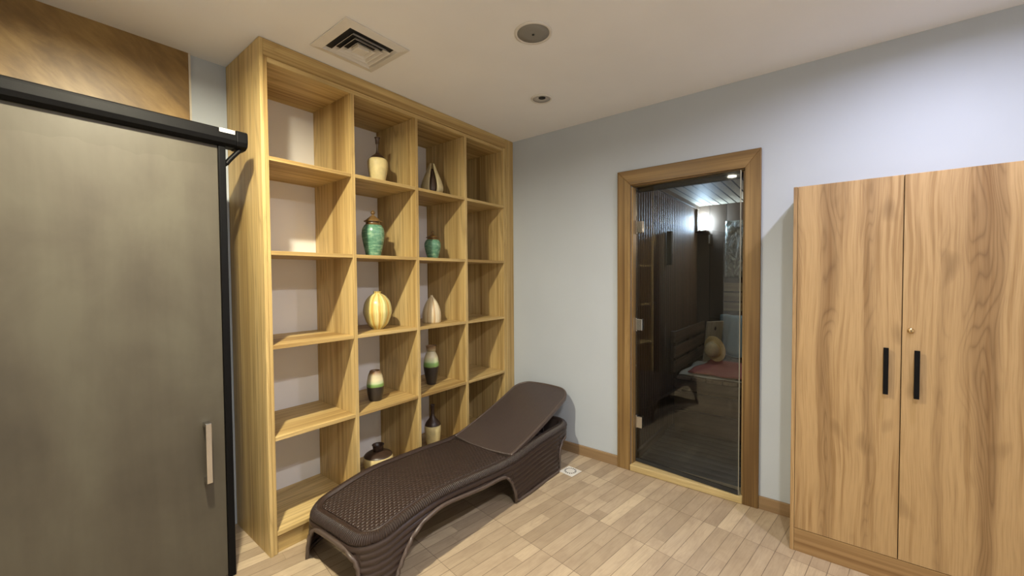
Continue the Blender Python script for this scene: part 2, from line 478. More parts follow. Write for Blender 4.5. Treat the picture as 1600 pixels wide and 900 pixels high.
# ------------------------------------------------------------------ sauna door
d = thing('door_1', (0.0, -1.38, 0.0), 'smoked glass sauna door in a brown wooden frame', 'door', kind='structure')
t = 0.022
cy0, cy1, cz = -0.942, -1.806, 2.085
bm = bmesh.new()   # casing with mitred corners
for poly in ([(cy0, 0), (cy0, cz), (OY0, OZ), (OY0, 0)], [(cy1, 0), (OY1, 0), (OY1, OZ), (cy1, cz)]): prism(bm, poly, 'X', -t, 0.0)
o = obj('casing', bm, M_frame_v, d, bevel=0.003)
bm = bmesh.new(); prism(bm, [(cy0, cz), (cy1, cz), (OY1, OZ), (OY0, OZ)], 'X', -t, 0.0)
obj('head_casing', bm, M_frame_h, d, bevel=0.003)
jd = 0.085
bm = bmesh.new(); box(bm, 0.0, OY0-0.012, 0.03, jd, OY0, OZ-0.012); obj('jamb', bm, M_frame_v, d, bevel=0.002)
bm = bmesh.new(); box(bm, 0.0, OY1, 0.03, jd, OY1+0.012, OZ-0.012); obj('jamb', bm, M_frame_v, d, bevel=0.002)
bm = bmesh.new(); box(bm, 0.0, OY1, OZ-0.006, 0.070, OY0, OZ); obj('head_jamb', bm, M_frame_h, d, bevel=0.002)
bm = bmesh.new(); box(bm, -t-0.002, cy1, 0.0, 0.10, cy0, 0.045) if False else box(bm, -t-0.004, OY1, 0.0, 0.10, OY0, 0.045)
s_ = obj('threshold', bm, M_sill, d, bevel=0.006); s_['label'] = 'worn pale wooden threshold'
obj('head_stop', bx(0.072, OY1+0.012, OZ-0.036, 0.100, OY0-0.012, OZ), M_dark, d)
gx = 0.045
GY0, GY1, GZ0, GZ1 = OY0-0.016, OY1+0.018, 0.052, OZ-0.012
HINGE = Matrix.Translation((gx, GY0, 0)) @ Matrix.Rotation(math.radians(-6.0), 4, 'Z') @ Matrix.Translation((-gx, -GY0, 0))
def ajar(bm):
    bmesh.ops.transform(bm, matrix=HINGE, verts=bm.verts); return bm      # the leaf stands a little open, into the room
gl = obj('glass_pane', ajar(bx(gx, GY1, GZ0, gx+0.008, GY0, GZ1)), M_glass, d); gl['label'] = 'dark smoked glass'
obj('sill_shade_strip', ajar(bx(gx-0.001, GY1, GZ0-0.002, gx+0.010, GY0, GZ0+0.022)), M_dark, gl)  # dark strip painting in the sill's shade along the glass bottom
obj('lit_edge_strip', ajar(bx(gx-0.001, GY1-0.003, GZ0, gx+0.009, GY1+0.001, GZ1)), plain('lit_glass_edge', (0.26, 0.25, 0.21), 0.3), gl)  # pale strip standing in for light caught on the glass edge
for hz in (1.70, 1.02, 0.335):
    bm = bmesh.new()
    box(bm, gx-0.016, GY0-0.050, hz-0.040, gx+0.022, GY0-0.010, hz+0.040)
    box(bm, gx-0.012, GY0-0.012, hz-0.046, gx+0.016, GY0+0.012, hz+0.046)
    obj('hinge', bm, M_chrome, d, bevel=0.003)['label'] = 'chrome glass-door hinge'

# ------------------------------------------------------------------ ceiling fittings
def downlight(x, y, label, colour=None, strength=0.0, r=0.055):
    root = thing('recessed_downlight', (x, y, H), label, 'downlight')
    bm = bmesh.new()
    lathe(bm, [(r+0.012, H-0.0005), (r+0.013, H-0.005), (r+0.009, H-0.010), (r+0.003, H-0.010), (r, H-0.008), (r-0.001, H-0.001)], x, y, 40, cap0=False, cap1=False)
    obj('trim_ring', bm, M_white, root, smooth=True)
    bm = bmesh.new()
    if colour:
        lathe(bm, [(r-0.002, H-0.001), (r-0.002, H-0.003), (r*0.4, H-0.0035)], x, y, 40)
        obj('lens', bm, emit('lit_downlight_lens', colour, strength), root)
    else:
        lathe(bm, [(r-0.002, H-0.001), (r-0.004, H-0.008), (r*0.5, H-0.003), (r*0.45, H-0.002)], x, y, 40)
        obj('reflector', bm, M_reflector, root, smooth=True)
        bm = bmesh.new(); lathe(bm, [(0.022, H-0.002), (0.022, H-0.007), (0.008, H-0.009)], x-0.012, y-0.012, 24)
        obj('lamp_capsule', bm, M_dark, root, smooth=True)
    return root
downlight(-0.543, -0.658, 'small unlit recessed downlight in the ceiling above the lounger')
for (x, y, c, s), l in zip(LIT, ('lit warm downlight in the ceiling in front of the sliding door', 'lit cool white downlight in the ceiling in front of the wardrobe',
                                 'lit downlight in the ceiling above the photographer')):
    downlight(x, y, l, c, s, LR)

root = thing('ceiling_speaker', (-1.142, -1.016, H), 'round grey flush speaker in the ceiling', 'speaker')
bm = bmesh.new(); lathe(bm, [(0.088, H-0.0005), (0.088, H-0.006), (0.078, H-0.008), (0.074, H-0.004)], -1.142, -1.016, 56, cap0=False, cap1=False)
obj('rim', bm, M_white, root, smooth=True)
bm = bmesh.new(); lathe(bm, [(0.076, H-0.001), (0.075, H-0.005), (0.04, H-0.008), (0.006, H-0.009)], -1.142, -1.016, 56)
g = obj('mesh_grille', bm, M_grille, root, smooth=True)
bm = bmesh.new(); lathe(bm, [(0.006, H-0.009), (0.006, H-0.0115), (0.003, H-0.0125)], -1.142, -1.016, 16)
obj('centre_screw', bm, M_dark, g)

# square four-way air diffuser
vx, vy, vh = -1.583, -0.283, 0.168
root = thing('air_vent', (vx, vy, H), 'square white four-way air vent in the ceiling by the shelving', 'air vent')
def sq_ring(bm, r0, z0, r1, z1, th=0.003, mi=0):
    A = [bm.verts.new((vx+sx*r0, vy+sy*r0, z0)) for sx, sy in ((-1,-1),(1,-1),(1,1),(-1,1))]
    B = [bm.verts.new((vx+sx*r1, vy+sy*r1, z1)) for sx, sy in ((-1,-1),(1,-1),(1,1),(-1,1))]
    for i in range(4): bm.faces.new((A[i], A[(i+1)%4], B[(i+1)%4], B[i])).material_index = mi
def vane(r0, r1, z0, z1):
    bm = bmesh.new(); sq_ring(bm, r0, z0, r1, z1); sq_ring(bm, r0-0.004, z0+0.002, r1-0.004, z1+0.002)
    sq_ring(bm, r0, z0, r0-0.004, z0+0.002); sq_ring(bm, r1, z1, r1-0.004, z1+0.002); return bm
bm = bmesh.new()
sq_ring(bm, vh, H-0.001, vh, H-0.006); sq_ring(bm, vh, H-0.006, 0.128, H-0.016); sq_ring(bm, 0.128, H-0.016, 0.118, H-0.002)
obj('frame', bm, M_white, root)
obj('duct_opening', bx(vx-0.118, vy-0.118, H-0.0025, vx+0.118, vy+0.118, H-0.001), M_dark, root)
for r0 in (0.104, 0.078, 0.052): obj('vane', vane(r0, r0-0.019, H-0.024, H-0.003), M_white, root)
obj('centre_plate', bx(vx-0.030, vy-0.030, H-0.025, vx+0.030, vy+0.030, H-0.004), M_white, root, bevel=0.003)

# ------------------------------------------------------------------ shelving unit
W = 1.934
sh = thing('shelving_unit', (-W/2, 0.2, 0.0), 'tall golden oak open shelving with twenty square compartments against the back wall', 'shelving')
B = YB-0.004
TH = 0.022
obj('side_panel', bx(-W, 0.0, 0.0, -W+0.016, B, H-0.002), M_oak_v, sh, bevel=0.0015)
obj('inner_side_panel', bx(-W+0.017, 0.004, 0.0, -1.900, B, 2.42), M_oak_v, sh, bevel=0.0015)
obj('inner_side_panel', bx(-0.127, 0.004, 0.0, -0.103, B, 2.42), M_oak_v, sh, bevel=0.0015)
obj('end_stile', bx(-0.102, 0.0, 0.0, -0.003, 0.03, H-0.002), M_oak_v, sh, bevel=0.0015)
obj('top_fascia', bx(-W+0.0165, 0.0, 2.42, -0.1025, 0.03, H-0.002), M_oak_h, sh, bevel=0.0015)
obj('top_panel', bx(-1.8995, 0.006, 2.395, -0.1275, B, 2.419), M_oak_h, sh, bevel=0.0015)
DV = (-1.464, -1.0165, -0.566)
tops = (0.1088, 0.5805, 1.033, 1.4936, 1.9486)
for x in DV:
    obj('divider', bx(x-TH/2, 0.002, 0.089, x+TH/2, B-0.014, 2.395), M_oak_v, sh, bevel=0.0015)
xs = [-1.900]+[v for x in DV for v in (x-TH/2, x+TH/2)]+[-0.127]
for zt in tops:
    for i in range(0, 8, 2):
        obj('shelf_board', bx(xs[i]+0.0004, 0.003, zt-0.020, xs[i+1]-0.0004, B-0.014, zt), M_oak_h, sh, bevel=0.0015)
obj('plinth', bx(-1.899, 0.016, 0.0, -0.128, 0.034, 0.088), M_oak_h, sh, bevel=0.001)
o = obj('back_board', bx(-1.899, B-0.012, 0.089, -0.128, B, 2.394), M_shelfback, sh); o['label'] = 'white back board'

# ------------------------------------------------------------------ wardrobe on the right
cx, cyl, ch = -0.3201, -1.976, 1.784
wd = thing('wardrobe', (-0.16, -2.365, 0.0), 'two-door knotty oak wardrobe with black bar handles against the right wall', 'wardrobe')
cyr = -2.754
obj('side_panel', bx(cx, cyl-0.016, 0.0, -0.018, cyl, ch), M_cab, wd, bevel=0.001)
obj('side_panel', bx(cx, cyr, 0.0, -0.018, cyr+0.016, ch), M_cab, wd, bevel=0.001)
obj('top_panel', bx(cx+0.019, cyr+0.0165, ch-0.018, -0.018, cyl-0.0165, ch), M_cab_h, wd, bevel=0.001)
obj('back_panel', bx(-0.024, cyr+0.0165, 0.0, -0.018, cyl-0.0165, ch-0.0185), M_cab, wd)
obj('plinth', bx(cx+0.002, cyr+0.0165, 0.0, cx+0.02, cyl-0.0165, 0.113), M_cab_h, wd, bevel=0.001)
obj('base_panel', bx(cx+0.0205, cyr+0.0165, 0.095, -0.0245, cyl-0.0165, 0.113), M_cab_h, wd)
dsplit = -2.3635
dl = obj('door', bx(cx, dsplit+0.0015, 0.116, cx+0.018, cyl-0.0175, ch-0.001), M_cab, wd, bevel=0.001)
dr = obj('door', bx(cx, cyr+0.0175, 0.116, cx+0.018, dsplit-0.0015, ch-0.001), M_cab, wd, bevel=0.001)
for par, hy, z0, z1 in ((dl, -2.313, 0.838, 1.041), (dr, -2.409, 0.834, 1.038)):
    bm = bmesh.new()
    box(bm, cx-0.030, hy-0.0085, z0, cx-0.020, hy+0.0085, z1)
    for zz in (z0+0.012, z1-0.022): box(bm, cx-0.021, hy-0.006, zz, cx, hy+0.006, zz+0.010)
    obj('handle', bm, M_black, par, bevel=0.0015)['label'] = 'black flat bar handle'
bm = bmesh.new()
ly, lz = -2.391, 1.118
pr = [(0.0115, 0.0), (0.0115, 0.004), (0.0095, 0.0075), (0.004, 0.009)]
rg = lathe(bm, [(r, z) for r, z in pr], 0, 0, 24)
for v in bm.verts: v.co = Vector((cx-v.co.z, ly+v.co.x, lz+v.co.y))
lk = obj('lock', bm, M_brass, dr, smooth=True); lk['label'] = 'small round brass lock'
obj('keyhole', bx(cx-0.0096, ly-0.0012, lz-0.004, cx-0.0085, ly+0.0012, lz+0.004), M_dark, lk)

# ------------------------------------------------------------------ sliding shower-type door on the left
sd = thing('sliding_door_screen', (-3.0, 0.0, 0.0), 'grey-beige sliding door panel hung from a black rail with a black post', 'sliding door')
rx0, rx1 = -3.95, -2.040
# rail cross-section (y, z): flat front, rounded lower edge
yr0, yr1, zr0, zr1 = -0.017, 0.060, 1.951, 2.024
sec = [(yr1, zr1), (yr0+0.012, zr1), (yr0+0.003, zr1-0.006), (yr0, zr1-0.014), (yr0, zr0+0.028), (yr0+0.008, zr0+0.010), (yr0+0.024, zr0), (yr1, zr0)]
bm = bmesh.new(); prism(bm, sec, 'X', rx0, rx1)
rail = obj('rail', bm, M_black, sd, bevel=0.001)
bm = bmesh.new(); e = 0.003
sec2 = [(y+(e if y > 0 else -e), z+(e if z > 1.995 else -e)) for y, z in sec]
prism(bm, sec2, 'X', rx1+0.0005, rx1+0.045)
obj('end_cap', bm, M_black, rail, bevel=0.003)
st = obj('sticker', bx(-2.105, yr0-0.0012, 2.004, -2.046, yr0-0.0002, 2.021), M_sticker, rail, bevel=0.0004); st['label'] = 'small white sticker on the rail'
# curved corner bracket between post and rail end
bm = bmesh.new()
pts = [(-2.072, 0.026, 1.874), (-2.060, 0.026, 1.893), (-2.038, 0.026, 1.922), (-2.014, 0.026, 1.951)]
for w0 in (-0.012, 0.012): tube(bm, [(p[0], p[1]+w0, p[2]) for p in spline(pts, 5)], 0.009, 8)
obj('corner_bracket', bm, M_black, sd, smooth=True)
obj('post', bx(-2.102, 0.010, 0.0, -2.0745, 0.045, zr0), M_black, sd, bevel=0.003)
obj('door_panel', bx(rx0, 0.022, 0.012, -2.1035, 0.034, zr0-0.001), M_panel, sd).__setitem__('label', 'grey-beige stained door leaf')
pan = [c for c in sd.children if c.name.startswith('door_panel')][0]
bm = bmesh.new()
hx0, hx1, hz0, hz1 = -2.184, -2.161, 0.474, 0.736
box(bm, hx0, -0.024, hz0, hx1, -0.014, hz1)
box(bm, hx0, -0.015, hz0, hx1, 0.022, hz0+0.018); box(bm, hx0, -0.015, hz1-0.018, hx1, 0.022, hz1)
obj('pull_handle', bm, M_chrome, pan, bevel=0.003)['label'] = 'chrome pull handle'

# ------------------------------------------------------------------ plastic sun lounger
lg = thing('sun_lounger', (-0.98, -0.35, 0.0), 'dark brown woven-look plastic sun lounger in front of the shelving', 'sun lounger')
LX0, LX1, LY0, LY1 = -1.822, -0.118, -0.640, -0.062
ZB = [(-1.83, .232), (-1.78, .242), (-1.70, .258), (-1.60, .276), (-1.50, .287), (-1.41, .291), (-1.30, .285), (-1.13, .268), (-.93, .250), (-.78, .249), (-.65, .262), (-.50, .274), (-.34, .277), (-.17, .282), (-.12, .285)]
ZARCH = [(-1.702, 0.0), (-1.675, .05), (-1.632, .122), (-1.58, .182), (-1.526, .213), (-1.45, .235), (-1.369, .237), (-1.249, .222), (-1.105, .203), (-.972, .195), (-.915, .178), (-.872, .134), (-.842, .065), (-.805, 0.0),
         (-.348, 0.0), (-.330, .05), (-.304, .125), (-.266, .178), (-.20, .208), (-.12, .218)]
ZARCH_S = spline(ZARCH, 4)
ZB_S = spline(ZB, 4)
ZFRONT = [(-.575, 0.0), (-.568, .08), (-.555, .150), (-.52, .178), (-.45, .188), (-.342, .184), (-.264, .176), (-.215, .158), (-.185, .115), (-.165, .05), (-.155, 0.0)]
ZFRONT_S = spline(ZFRONT, 4)
TILT = [(-1.83, -.034), (-1.65, -.034), (-1.5, -.024), (-1.3, -.018), (-1.1, -.003), (-1.0, 0.0)]
def zrim(x, y): return interp(ZB_S, x)+interp(TILT, x)*(y-LY0)/(LY1-LY0)
def outline(inset=0.0, n=760):
    rf, rr = 0.135-inset, 0.12-inset
    x0, x1, y0, y1 = LX0+inset, LX1-inset, LY0+inset, LY1-inset
    pts = []
    def arc(cx_, cy_, r, a0, a1, m=48):
        for i in range(m+1):
            a = a0+(a1-a0)*i/m; pts.append((cx_+r*math.cos(a), cy_+r*math.sin(a)))
    arc(x0+rf, y1-rf, rf, PI/2, PI); arc(x0+rf, y0+rf, rf, PI, 1.5*PI); arc(x1-rr, y0+rr, rr, 1.5*PI, 2*PI); arc(x1-rr, y1-rr, rr, 0, PI/2)
    pts.append(pts[0])
    L = [0.0]
    for a, b in zip(pts, pts[1:]): L.append(L[-1]+math.dist(a, b))
    out = []; j = 0
    for i in range(n):
        s = L[-1]*i/n
        while L[j+1] < s: j += 1
        q = (s-L[j])/max(1e-9, L[j+1]-L[j])
        x = pts[j][0]+(pts[j+1][0]-pts[j][0])*q; y = pts[j][1]+(pts[j+1][1]-pts[j][1])*q
        out.append((x, y, s))
    return out
OUT = outline()
NP = len(OUT)
NRM = []
for i in range(NP):
    a = OUT[i-1]; b = OUT[(i+1) % NP]
    tx, ty = b[0]-a[0], b[1]-a[1]; l = math.hypot(tx, ty)
    NRM.append((ty/l, -tx/l))
def flip(i):
    x, y, s = OUT[i]; nx, ny = NRM[i]
    if (x-(LX0+LX1)/2)*nx+(y-(LY0+LY1)/2)*ny < 0: return (-nx, -ny)
    return (nx, ny)
NRM = [flip(i) for i in range(NP)]
def zbot(x, y):
    if x < -1.70: return max(0.0, interp(ZFRONT_S, y)) if LY0+0.06 < y < LY1-0.06 and x < -1.80 else 0.0
    return max(0.0, interp(ZARCH_S, x))
bm = bmesh.new(); uvl = bm.loops.layers.uv.new('UVMap')
K = 44
rows = []; edge_pts = []
for i, (x, y, s) in enumerate(OUT):
    nx, ny = NRM[i]
    zb = zrim(x, y); zt = min(zbot(x, y), zb-0.03)
    zi = lambda o: zrim(x+nx*o, y+ny*o)
    prof = [(o, zi(o)+h) for o, h in ((-.058, .014), (-.053, .008), (-.049, .012), (-.044, .020), (-.034, .023), (-.022, .021), (-.010, .013), (-.002, .003), (0.0, -.004), (-.004, -.010))]
    rear = max(0.0, (x+0.35)/0.23) if x > -0.35 else 0.0
    for k in range(K+1):
        z = zb-.013+(zt-zb+.013)*k/K
        dep = zb-z
        rib = 0.0050*abs(math.sin(PI*(dep-.013)/0.029))**0.7*1.6
        fl = 0.05*dep*(1-min(1, rear))-0.25*dep*min(1, rear)
        prof.append((-.006+fl+rib, z))
    rows.append([(x+nx*o, y+ny*o, z, s, -z) for o, z in prof])
    o, z = prof[-1]; edge_pts.append((Vector((x+nx*o, y+ny*o, z)), Vector((nx, ny, 0))))
VV = [[bm.verts.new(p[:3]) for p in r] for r in rows]
for i in range(NP):
    j = (i+1) % NP
    for k in range(len(rows[0])-1):
        f = bm.faces.new((VV[i][k], VV[j][k], VV[j][k+1], VV[i][k+1]))
        sj = rows[j][k][3] if j else rows[i][k][3]+0.006
        for lp, (s, kk) in zip(f.loops, ((rows[i][k][3], k), (sj, k), (sj, k+1), (rows[i][k][3], k+1))):
            # the bead carries fine cross cords, the wall flat ribs
            lp[uvl].uv = (s, 0.0075 if 5 <= kk <= 9 else 0.0)
        f.material_index = 0
# folded lip along the cut lower edge
lip = []
for i in range(NP):
    p, n = edge_pts[i]; a = edge_pts[i-1][0]; b = edge_pts[(i+1) % NP][0]
    tg = (b-a); tg.normalize()
    up = n.cross(tg); up.normalize()
    if up.z < 0 and abs(up.z) > 0.02: up = -up
    c = Vector((OUT[i][0], OUT[i][1], 0))
    # towards the panel: the side where the wall lies
    lip.append([bm.verts.new(q) for q in (p-n*0.004, p+n*0.011, p+n*0.011+up*0.016, p-n*0.004+up*0.016)])
for i in range(NP):
    j = (i+1) % NP
    for k in range(4):
        f = bm.faces.new((lip[i][k], lip[j][k], lip[j][(k+1)%4], lip[i][(k+1)%4])); f.material_index = 1
for v in bm.verts:
    if v.co.z < 0.0: v.co.z = 0.0
base = obj('base', bm, [M_side, M_edge], lg, smooth=True)
# woven seat
HX = -0.825
def yspan(x, inset):
    rf = 0.135-inset
    x0, y0, y1 = LX0+inset, LY0+inset, LY1-inset
    if x < x0+rf:
        dx = x0+rf-x; q = rf-math.sqrt(max(0.0, rf*rf-dx*dx)); return y0+q, y1-q
    return y0, y1
def sheet(name, xs_, fspan, fz, mat, parent, thick=0.0, ny=28):
    bm = bmesh.new(); uvl = bm.loops.layers.uv.new('UVMap')
    g = []
    for x in xs_:
        a, b = fspan(x); g.append([bm.verts.new((x, a+(b-a)*k/ny, fz(x, k/ny))) for k in range(ny+1)])
    for i in range(len(g)-1):
        for k in range(ny):
            f = bm.faces.new((g[i][k], g[i+1][k], g[i+1][k+1], g[i][k+1]))
            for lp in f.loops: lp[uvl].uv = (lp.vert.co.x, lp.vert.co.y)
    o = obj(name, bm, mat, parent, smooth=True)
    if thick:
        m = o.modifiers.new('solid', 'SOLIDIFY'); m.thickness = thick; m.offset = -1
    return o
ins = 0.0585
x0s = LX0+ins
xs_seat = [x0s+0.0002+(HX-x0s)*((i/70)**1.5) for i in range(71)]
seat = sheet('seat', xs_seat, lambda x: yspan(x, ins), lambda x, v: zrim(x, yspan(x, ins)[0]*(1-v)+yspan(x, ins)[1]*v)+.0142+0.004*(1-(2*v-1)**2), M_seat, lg, 0.012)
seat['label'] = 'woven-look lying surface'
# well under the raised back: inner walls and slatted tray
bm = bmesh.new(); uvl = bm.loops.layers.uv.new('UVMap')
inner = [(x, y) for x, y, s in outline(0.058, 300) if x > HX-0.03]
# order the open U starting at the far hinge side
st_i = max(range(len(inner)), key=lambda i: math.dist(inner[i-1], inner[i]))
inner = inner[st_i:]+inner[:st_i]
T = [bm.verts.new((x, y, interp(ZB_S, x)+.014)) for x, y in inner]; Bv = [bm.verts.new((x, y, 0.165)) for x, y in inner]
for i in range(len(inner)-1): bm.faces.new((T[i], T[i+1], Bv[i+1], Bv[i]))
obj('well_wall', bm, M_edge, lg, smooth=True)
bm = bmesh.new()
for k in range(8):
    xa = -0.80+k*0.082; box(bm, xa, -0.575, 0.150, xa+0.048, -0.127, 0.168)
for yy in (-0.575, -0.36, -0.157): box(bm, -0.82, yy, 0.146, -0.19, yy+0.03, 0.164)
obj('tray', bm, M_edge, lg, bevel=0.003)
# raised back: rounded panel with a rolled rim
A0 = Vector((HX+0.004, 0, 0.272)); A1 = Vector((-0.060, 0, 0.512))
ax = (A1-A0); BL = ax.length; ax.normalize(); an = Vector((-ax.z, 0, ax.x))
by0, by1, br = -0.602, -0.108, 0.10
def bspan(s):
    q = 0.0
    if s > BL-br:
        dx = s-(BL-br); q = br-math.sqrt(max(0, br*br-dx*dx))
    tp = 0.006*(s/BL)
    return by0+q+tp, by1-q-tp
def bpos(s, y, off):
    v = (y-by0)/(by1-by0)
    bow = 0.030*(1-(2*v-1)**2)*max(0, (s/BL-0.0))      # top edge bows out in the middle
    sag = -0.016*math.sin(PI*s/BL)                       # slightly hollow
    hb = -0.022*(1-(2*v-1)**2)*(1-s/BL)                  # hinge edge bows towards the feet
    return A0+ax*(s+(bow-0.03)*(s/BL)**3+hb+0.012*(1-s/BL))+an*(off+sag)+Vector((0, y, 0))
bm = bmesh.new(); uvl = bm.loops.layers.uv.new('UVMap')
ss = [BL*i/60 for i in range(50)]+[BL-br*0.99+br*0.99*math.sin(PI/2*i/22) for i in range(1, 23)]
ss = sorted(set(ss)); NYB = 24
up_, dn_ = [], []
for s in ss:
    a, b = bspan(s)
    up_.append([bm.verts.new(bpos(s, a+(b-a)*k/NYB, -0.004 if 0 < k < NYB else -0.002)) for k in range(NYB+1)])
    dn_.append([bm.verts.new(bpos(s, a+(b-a)*k/NYB, -0.030)) for k in range(NYB+1)])
for G, rev in ((up_, False), (dn_, True)):
    for i in range(len(G)-1):
        for k in range(NYB):
            q = (G[i][k], G[i+1][k], G[i+1][k+1], G[i][k+1])
            f = bm.faces.new(q[::-1] if rev else q)
            for lp in f.loops: lp[uvl].uv = (lp.vert.co.y, 0.0045)
for i in range(len(ss)-1):
    for k in (0, NYB):
        f = bm.faces.new((up_[i][k], up_[i+1][k], dn_[i+1][k], dn_[i][k])); f.material_index = 1
for k in range(NYB):
    for i in (0, -1):
        f = bm.faces.new((up_[i][k], up_[i][k+1], dn_[i][k+1], dn_[i][k])); f.material_index = 1
back = obj('backrest', bm, [M_backr, M_edge], lg, smooth=False); back['label'] = 'raised back panel'
for p in back.data.polygons: p.use_smooth = p.material_index == 0
rim = [bpos(s, bspan(s)[0]+0.004, -0.008) for s in ss]+[bpos(BL, bspan(BL)[0]+(bspan(BL)[1]-bspan(BL)[0])*k/20, -0.008) for k in range(1, 20)]+[bpos(s, bspan(s)[1]-0.004, -0.008) for s in reversed(ss)]
bm = bmesh.new(); tube(bm, rim, 0.009, 8)
obj('rolled_rim', bm, M_edge, back, smooth=True)
bm = bmesh.new()
pa, pb = bpos(BL*0.62, by0+0.10, -0.036), bpos(BL*0.62, by1-0.10, -0.036)
tube(bm, [(-0.30, pa.y, 0.172), (pa.x, pa.y, pa.z), (pb.x, pb.y, pb.z), (-0.30, pb.y, 0.172)], 0.010, 10)
obj('prop_bar', bm, M_edge, lg, smooth=True)

# ------------------------------------------------------------------ floor drain
dn = thing('floor_drain', (-0.285, -0.712, 0.0), 'small white square floor drain beside the lounger head', 'drain')
bm = bmesh.new(); box(bm, -0.056, -0.056, 0.0, 0.056, 0.056, 0.0025)
bmesh.ops.rotate(bm, verts=bm.verts, cent=(0, 0, 0), matrix=Matrix.Rotation(math.radians(-8), 3, 'Z')); bmesh.ops.translate(bm, verts=bm.verts, vec=(-0.285, -0.712, 0))
obj('plate', bm, M_white, dn, bevel=0.001)
bm = bmesh.new(); lathe(bm, [(0.046, 0.0026), (0.046, 0.004), (0.030, 0.0048)], -0.285, -0.712, 40)
gr = obj('grate', bm, M_white, dn)
bm = bmesh.new()
for k in range(16):
    a = 2*PI*k/16; v = box(bm, 0.031, -0.0035, 0.0046, 0.043, 0.0035, 0.0052)
    bmesh.ops.rotate(bm, verts=v, cent=(0, 0, 0), matrix=Matrix.Rotation(a, 3, 'Z')); bmesh.ops.translate(bm, verts=v, vec=(-0.285, -0.712, 0))
obj('slots', bm, M_dark, gr)

# ------------------------------------------------------------------ vases on the shelves
def glaze(name, c, rough=0.3, vary=0.12, scale=25, spec=0.5):
    m = plain(name, c, rough, 0.0, vary, scale); return m
M_cream = glaze('cream_glaze', srgb(226, 208, 150), 0.45)
M_brownneck = glaze('dark_brown_glaze', srgb(62, 46, 36), 0.35)
M_charcoal = glaze('charcoal_clay', srgb(52, 44, 40), 0.6)
M_bronze = glaze('bronze_brown_glaze', srgb(112, 86, 50), 0.32, 0.3, 30)
def mat_green():
    m = Mat('mottled_green_glaze')
    x, y, z = m.sep(m.coord())
    n = m.noise(m.comb(x, y, z*6.0), 16.0, 4, 0.6)
    f = m.noise(m.coord(), 45.0, 3)
    m.col(m.ramp(n*0.6+f*0.4, [(0.3, srgb(62, 96, 76)), (0.5, srgb(98, 146, 120)), (0.68, srgb(156, 188, 156))])); m.rough(0.22)
    return m.m
M_green = mat_green()
def mat_stripes(name, cx_, cy_, cols, n, wob=0.02):
    m = Mat(name)
    x, y, z = m.sep(m.coord())
    a = (y-cy_)._m('ARCTAN2', x-cx_)
    nz = m.noise(m.coord(), 14.0, 2)
    t = (a/(2*PI)+0.5+(nz-0.5)*wob)
    fine = m.noise(m.comb(t*40.0, z*0.8, 0.0), 3.0, 2)
    r = m.white(m.comb((t*n).floor(), 3.0, 5.0))
    stops = [((i+0.001)/len(cols), c) for i, c in enumerate(cols)]
    c = m.ramp(r, stops, 'CONSTANT')
    c = m.mix(((fine-0.54)*7.0).clamp()*0.6, c, srgb(136, 98, 58))
    m.col(c); m.rough(0.3)
    return m.m
def mat_bands(name, z0, h):
    m = Mat(name)
    x, y, z = m.sep(m.coord())
    n = m.noise(m.comb(x, y, z*3.0), 20.0, 3)
    t = (z-z0)/h+(n-0.5)*0.05
    m.col(m.ramp(t, [(0.0, srgb(52, 46, 42)), (0.47, srgb(52, 46, 42)), (0.475, srgb(112, 142, 74)), (0.56, srgb(130, 168, 100)), (0.60, srgb(196, 208, 164)), (0.72, srgb(222, 212, 176)), (0.84, srgb(200, 190, 156)), (0.92, srgb(150, 124, 92)), (1.0, srgb(120, 92, 66))]))
    m.rough(0.3)
    return m.m

def pot(prof, cx_, cy_, z0, h, rmax, mats, mfun=None, name='body', parent=None, n=48, sy=1.0, rot=0.0, hollow=True):
    P = spline(prof, 8)
    pts = [(max(0.001, r*rmax), z0+zz*h) for r, zz in P]
    if hollow:
        r, z = pts[-1]; pts += [(r-0.003, z), (r-0.005, z-0.012), (max(0.001, r-0.007), z-0.04)]
    bm = bmesh.new(); lathe(bm, pts, cx_, cy_, n, sy=sy, rot=rot, mfun=mfun)
    return obj(name, bm, mats, parent, smooth=True)

z5, z4, z3, z2, z1 = [t_+0.0006 for t_ in tops]
vy_ = 0.15
def vase(name, x, y, z, label): return thing(name, (x, y, z), label, 'vase')
# top row
v = vase('bottle_vase', -1.209, vy_, z1, 'cream bottle vase with thin dark brown neck on the top shelf')
zz = 0.56
pot([(0.60, 0), (0.72, .06), (0.90, .25), (1.0, .42), (0.98, .50), (0.86, .545)], -1.209, vy_, z1, 0.300, 0.061, M_cream, None, 'body', v, hollow=False)
pot([(0.865, .547), (0.60, .60), (0.24, .66), (0.13, .74), (0.11, .86), (0.14, .93), (0.30, 1.0)], -1.209, vy_, z1, 0.300, 0.061, M_brownneck, None, 'neck', v)
# split teardrop ornament: two pale shells around a dark pierced core
v = thing('split_teardrop_vase', (-0.762, 0.15, z1), 'brown and pale teardrop ornament split into two pointed shells on the top shelf', 'vase')
def shell_bm(a0, a1):
    bm = bmesh.new()
    prof = spline([(0.62, 0.0), (0.92, .12), (1.0, .26), (0.86, .46), (0.52, .74), (0.22, 1.0)], 8)
    h, rm, rings = 0.232, 0.080, []
    for r, zz in prof:
        ring = []
        for q, th in ((0.0, 0), (0.016*(1-0.5*zz), 1)):
            rr = max(0.003, r*rm-q)
            for k in (range(17) if not th else range(16, -1, -1)):
                a = a0+(a1-a0)*k/16
                ring.append(bm.verts.new((-0.762+rr*math.cos(a), 0.15+rr*math.sin(a), z1+zz*h)))
        rings.append(ring)
    n_ = len(rings[0])
    for a_, b_ in zip(rings, rings[1:]):
        for k in range(n_): bm.faces.new((a_[k], a_[(k+1)%n_], b_[(k+1)%n_], b_[k]))
    bm.faces.new(rings[0]); bm.faces.new(rings[-1])
    return bm
